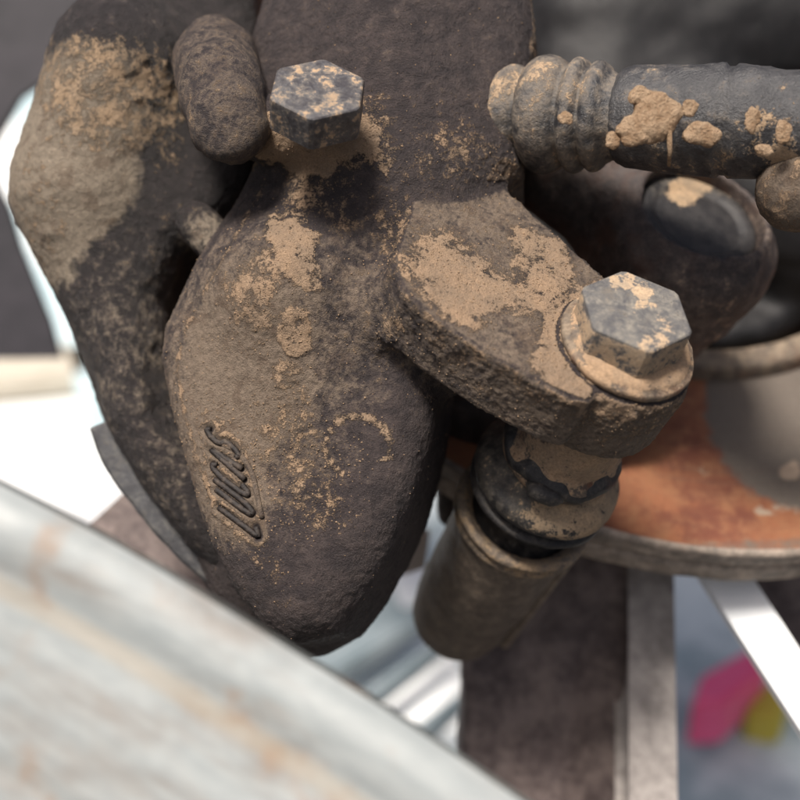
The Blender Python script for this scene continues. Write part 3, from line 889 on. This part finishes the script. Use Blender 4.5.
# rubber boot with folds
V, F = lathe(dense([(-3.1, 1.0), (-3.3, 1.12), (-3.55, 1.40), (-3.66, 1.47), (-3.78, 1.48), (-3.88, 1.45), (-3.93, 1.32), (-3.97, 1.18), (-4.04, 1.18), (-4.09, 1.34), (-4.13, 1.43), (-4.22, 1.45), (-4.29, 1.40), (-4.36, 1.18), (-4.5, 1.02), (-5.0, 1.0), (-5.4, 1.05)], .045), ax0, A, 130)
V = rough(V, F, [(1.2, .04, 71), (5, .012, 72)])
px, py = proj(V); tt = -(V - ax0) @ A
du = np.where(tt < 3.8, .30 + .5 * blob(px, py, 590, 505, 46, 44, 0, .5) + .25 * blob(px, py, 540, 520, 30, 12, 0, .5), .08)
mesh_obj('rubber_boot', V, F, M_rubber, car, attrs={'film': np.where(tt < 3.8, .5, .25), 'dust': du})
# sleeve of the pin
V, F = lathe(dense([(-5.15, 1.12), (-5.05, 1.26), (-5.0, 1.36), (-5.04, 1.44), (-5.12, 1.46), (-5.2, 1.42), (-5.26, 1.38), (-5.34, 1.43), (-5.44, 1.41), (-5.52, 1.31), (-6, 1.29), (-8, 1.24), (-9.3, 1.18), (-9.9, 1.1), (-10.2, .95), (-10.35, .6), (-10.4, .02)], .06), ax0, A, 130)
V = rough(V, F, [(1.5, .04, 81), (6, .014, 82)])
tt = -(V - ax0) @ A
mesh_obj('pin_sleeve', V, F, M_sleeve, car, attrs={'film': np.where(tt < 5.55, .6, .35) + .1 * fbm(V, 1, 2, 3), 'dust': np.where(tt < 5.5, .58, .04) + .25 * fbm(V, 1.5, 2, 9)})
# seam rib running down the right of the sleeve
an = ang_at(585, 585, 6.5)
rib = [along(t_) + (1.36 - .012 * (t_ - 5.2) ** 1.2) * (math.cos(an) * u_ + math.sin(an) * v_) for t_ in np.linspace(5.3, 10.0, 24)]
V, F = sweep(np.array(rib), .13, 10)
mesh_obj('sleeve_rib', V, F, M_sleeve, car, attrs=const_attrs(len(V), .7, .25))

# boss and column behind the bolt (rear of the carrier)
g = Grid((-.4, -4.6, -9.5), (9.8, 6.5, -.6), .08)
bc2 = P(700, 218, -2.9)
f = sd_cone(g, bc2 - A * .9 + np.array([.1, 0, 0]), bc2 - A * 1.7, 1.75, 1.6)
f = smin(f, sd_cyl(g, bc2 - A * 2.2, bc2 - A * .15, 1.78, .45), .5)
f = smin(f, sd_cone(g, P(672, 300, -4.6), P(628, 395, -5.0), 1.05, .9), .5)
f = smin(f, sd_cone(g, P(628, 395, -5.0), P(560, 470, -5.4), .9, .7), .5)
f = smin(f, sd_cone(g, P(560, 440, -5.2), P(470, 400, -5.6), 1.1, .9), .4)
f = smin(f, sd_cone(g, P(466, 400, -5.6), P(450, 515, -6.2), .8, .3), .3)
f = smin(f, sd_cone(g, P(560, 165, -4.2), P(660, 230, -4.3), 1.2, 1.3), .8)
f = smax(f, -sd_cyl(g, bc2 - A * .45, bc2 + A * 1.2, 1.3, .15), .12)
V, F = g.mesh(f.astype(np.float32)); V = smooth_mesh(V, F, 3)
px, py = proj(V); nrm = vert_normals(V, F)
V = V + nrm * (.05 * fbm(V, 1.6, 3, 91) + .02 * fbm(V, 6, 2, 92))[:, None]
dust = np.maximum.reduce([.62 * blob(px, py, 665, 390, 60, 60, 0, .6), .3 * blob(px, py, 690, 300, 70, 25, 0, .6), .45 * blob(px, py, 715, 340, 12, 60, 20, .5)])
film = .15 + .3 * blob(px, py, 760, 240, 40, 40, 0, .8) + .35 * blob(px, py, 680, 360, 40, 80, 0, .5)
mesh_obj('rear_boss', V, F, M_dark, car, attrs={'film': film, 'dust': dust})
# rubber plug
V, F = lathe(dense([(-.9, 1.32), (-.12, 1.32), (-.02, 1.27), (.0, 1.15), (-.03, 1.02), (-.10, .95), (-.08, .7), (-.02, .3), (0, .02)], .06), bc2, A, 80)
V = rough(V, F, [(1.5, .05, 93)])
px, py = proj(V)
mesh_obj('rubber_plug', V, F, M_rubber, car, attrs={'film': -.1 + .6 * blob(px, py, 700, 185, 70, 14, 0, .5), 'dust': -.1 + .9 * blob(px, py, 684, 192, 20, 16, 0, .4) + .6 * blob(px, py, 730, 185, 40, 12, 0, .5)})  # highlight along the plug's top put into film and dust, beside real mud

# black knuckle mass inside the hub
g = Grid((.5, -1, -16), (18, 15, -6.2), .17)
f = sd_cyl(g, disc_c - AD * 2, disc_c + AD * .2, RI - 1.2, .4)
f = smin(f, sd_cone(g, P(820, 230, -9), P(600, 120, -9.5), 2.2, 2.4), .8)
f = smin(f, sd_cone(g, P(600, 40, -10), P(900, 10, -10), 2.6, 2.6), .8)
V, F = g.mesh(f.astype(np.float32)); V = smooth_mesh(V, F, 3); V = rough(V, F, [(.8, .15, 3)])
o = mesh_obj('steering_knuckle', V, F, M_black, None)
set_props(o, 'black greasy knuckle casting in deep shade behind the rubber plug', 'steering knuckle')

# ================================================================== RUBBER SHEATHED SHAFT at the top right
hs = thing('steering_gaiter', P(660, 110, 1), 'muddy black ribbed rubber gaiter crossing the top right corner', 'rubber gaiter')
p_a = P(400, 110, -2.3); p_b = P(860, 126, 1.0)
ax = unit(p_b - p_a); L = np.linalg.norm(p_b - p_a)
def xs(px): return (px - 400) / (860 - 400) * L
prof = []
def ribp(x0, x1, r0, r1, k=8):
    return [(xs(x0 + (x1 - x0) * i / k), r0 + (r1 - r0) * math.sin(math.pi * i / k) ** .7) for i in range(k + 1)]
prof = [(xs(400), .8), (xs(488), .82), (xs(490), .92), (xs(506), .92), (xs(508), .8)] + ribp(510, 540, .80, .92) + ribp(542, 584, .90, 1.10) + ribp(586, 604, .93, 1.07) + ribp(606, 626, .88, 1.02) + [(xs(634), .78), (xs(640), .80)]
V, F = lathe(dense(prof, .06), p_a, ax, 110); V = rough(V, F, [(2, .028, 101), (7, .016, 102)])
n = fbm(V, 1.2, 3, 7)
mesh_obj('bellows', V, F, M_hose, hs, attrs={'film': .55 + .4 * n, 'dust': .34 + .45 * n})
prof = [(xs(632), .70), (xs(640), .86), (xs(650), .92), (xs(700), .98), (xs(728), .98), (xs(733), 1.0), (xs(736), 1.0), (xs(739), .94), (xs(745), .94), (xs(748), .99), (xs(775), .97), (xs(790), .9), (xs(860), .88)]
V, F = lathe(dense(prof, .06), p_a, ax, 110); V = rough(V, F, [(1.4, .05, 103), (6, .02, 104)])
px, py = proj(V); n = fbm(V, 1.2, 3, 8)
mesh_obj('sleeve_tube', V, F, M_hose, hs, attrs={'film': .25 + .3 * n, 'dust': np.clip(.18 + .45 * n + .35 * blob(px, py, 775, 120, 30, 50, 0, .5), 0, 1)})
# clumps of mud on it
def clump(cx, cy, z, r, seed, sx=1, sy=1):
    gg = Grid((cx - r * 1.6 * sx, cy - r * 1.6 * sy, z - r * 1.2), (cx + r * 1.6 * sx, cy + r * 1.6 * sy, z + r * 1.2), r / 14)
    f = sd_ell(gg, (cx, cy, z), (r * sx, r * sy, r * .42))
    rr = np.random.default_rng(seed)
    for _ in range(7):
        a = rr.random() * 6.28; q = .75 * r
        f = smin(f, sd_ell(gg, (cx + math.cos(a) * q * sx, cy + math.sin(a) * q * sy, z + rr.normal() * .1 * r), (r * .45, r * .38, r * .25)), .14 * r)
    V, F = gg.mesh(f.astype(np.float32)); V = smooth_mesh(V, F, 1)
    return rough(V, F, [(2.2 / r * .8, .11 * r, seed), (6 / r * .8, .05 * r, seed + 1), (14, .012, seed + 2)]), F
for i, (x, y, r, sx, sy) in enumerate([(655, 118, .40, .9, 1.1), (634, 130, .26, 1, 1), (703, 135, .24, 1.3, .7), (690, 108, .13, 1, 1), (752, 120, .16, .5, 1.5), (764, 150, .12, 1.2, .8), (612, 140, .13, .8, 1.1), (566, 118, .12, 1, .8), (640, 96, .16, 1.2, .9), (783, 132, .15, .8, 1.3)]):
    # sit the clump on the tube's surface
    a = Vector((0, 0, D)); b = Vector(P(x, y, 0)); d = (b - a).normalized()
    p = P(x, y, 1.55)
    V, F = clump(p[0], p[1], p[2], r, 200 + i, sx, sy)
    mesh_obj('mud_clump', V, F, M_tan, hs)
V, F = sweep(np.array([P(669, 130, 1.62), P(670, 150, 1.5), P(669, 166, 1.35)]), np.array([.05, .04, .03]), 8)
mesh_obj('mud_drip', V, F, M_tan, hs)

# ball joint at the far right
c = P(802, 190, .6)
g = Grid(c - 1.6, c + 1.6, .06)
f = smin(sd_ell(g, c, (.78, .72, .75)), sd_cone(g, c, c + np.array([1.2, .3, -.2]), .62, .5), .3)
V, F = g.mesh(f.astype(np.float32)); V = smooth_mesh(V, F, 1); V = rough(V, F, [(3, .04, 111), (9, .02, 112)])
o = mesh_obj('ball_joint', V, F, M_cast, None, attrs=const_attrs(len(V), .8, .45))
set_props(o, 'round mud caked ball joint at the right edge under the gaiter', 'ball joint')

# ================================================================== WHEEL
wh = thing('alloy_wheel', P(500, 700, -9), 'pale alloy wheel, mud streaked rim in front and blurred spokes behind the disc', 'wheel')
# near rim lip, out of focus in the lower left
za = 5.6
pts = [P(-160, 405, za - .5), P(0, 484, za), P(110, 541, za), P(215, 603, za + .1), P(300, 656, za + .2), P(380, 706, za + .3), P(520, 800, za + .5), P(700, 930, za + .7)]
path = catmull(pts, 10)
T = np.gradient(path, axis=0); T /= np.linalg.norm(T, axis=1)[:, None]
prof = [(0, 0), (.18, .22), (.45, .32), (.72, .31), (.86, .26), (.98, .23), (1.3, .26), (2.0, .36), (2.9, .40), (3.1, .30), (3.25, .34), (4.6, .30), (6.5, -.2), (6.5, -.7), (3, -.4), (1.0, -.45), (.2, -.4), (-.02, -.2)]
pp = dense([(a, b) for a, b in prof], .12)
Vs = []; uu = []; vv = []
for i in range(len(path)):
    dn = unit(np.cross(T[i], (0, 0, 1)))            # points down-left, away from the gap
    if dn[1] > 0: dn = -dn
    nn = unit(np.cross(dn, T[i])); nn = nn if nn[2] > 0 else -nn
    for a, b in pp:
        Vs.append(path[i] + dn * a + nn * b); uu.append(i * .25); vv.append(a)
m = len(pp); F = []
for i in range(len(path) - 1):
    for j in range(m - 1): F.append((i * m + j, (i + 1) * m + j, (i + 1) * m + j + 1, i * m + j + 1))
F = np.array(F); Vs = np.array(Vs)
mesh_obj('rim', Vs, F, M_rim, wh, attrs={'u': uu, 'v': vv})
# spokes beyond the disc
zs = -9
def spoke(pix, th, mat, z=zs, name='spoke', n=(0.05, .3, 1)):
    V, F = plate([on_plane(x, y, unit(n), P(pix[0][0], pix[0][1], z)) for x, y in pix], n, th)
    o = mesh_obj(name, V, F, mat, wh, smooth=False)
    bv = o.modifiers.new('bevel', 'BEVEL'); bv.width = .0025; bv.segments = 3
    return o
V = None
# broad dark spoke modelled as a relief with hollow middle
g = Grid(P(440, 900, zs) - np.array([0, 0, 2.2]), P(700, 520, zs) + np.array([0, 0, 1.6]), .1)
f = sd_slab(g, [(455, 540), (660, 540), (664, 700), (668, 880), (450, 880), (462, 690)], (0, 0, 1), P(560, 700, zs), .9, .9, .3)
f = smax(f, -sd_cone(g, P(600, 600, zs + 1.5), P(600, 860, zs + 1.6), .65, .9), .3)
f = smax(f, -sd_cone(g, P(535, 640, zs + 1.4), P(525, 860, zs + 1.6), .6, .8), .3)
V, F = g.mesh(f.astype(np.float32)); V = smooth_mesh(V, F, 2); V = rough(V, F, [(1, .1, 3)])
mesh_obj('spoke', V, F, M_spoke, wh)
spoke([(638, 560), (664, 560), (668, 880), (640, 880)], 1.4, plain('spoke_edge_lit', (.20, .18, .17), (.42, .385, .36), .6, .6, .3), z=zs + 1.2, name='spoke_flange')  # lit edge of the dark spoke, light put into its colour
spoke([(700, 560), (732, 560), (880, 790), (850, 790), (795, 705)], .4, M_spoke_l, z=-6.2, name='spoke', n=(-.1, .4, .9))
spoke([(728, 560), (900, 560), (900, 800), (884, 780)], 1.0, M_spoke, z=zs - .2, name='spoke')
spoke([(80, 560), (98, 530), (130, 500), (200, 550), (290, 632), (310, 700), (150, 640)], .6, M_spoke, z=-7, name='spoke_root')
# stepped outer rim glimpsed between the caliper tip and the pin sleeve
for k, (pix, mt) in enumerate([([(412, 535), (424, 535), (420, 562), (408, 566)], plain('pale_lug', (.55, .48, .42), (.62, .54, .48), .5))]):
    spoke(pix, .4, mt, z=-10, name='valve_stub')
spoke([(282, 626), (300, 640), (296, 652), (268, 646)], .4, bpy.data.materials['pale_lug'], z=-6, name='balance_weight')
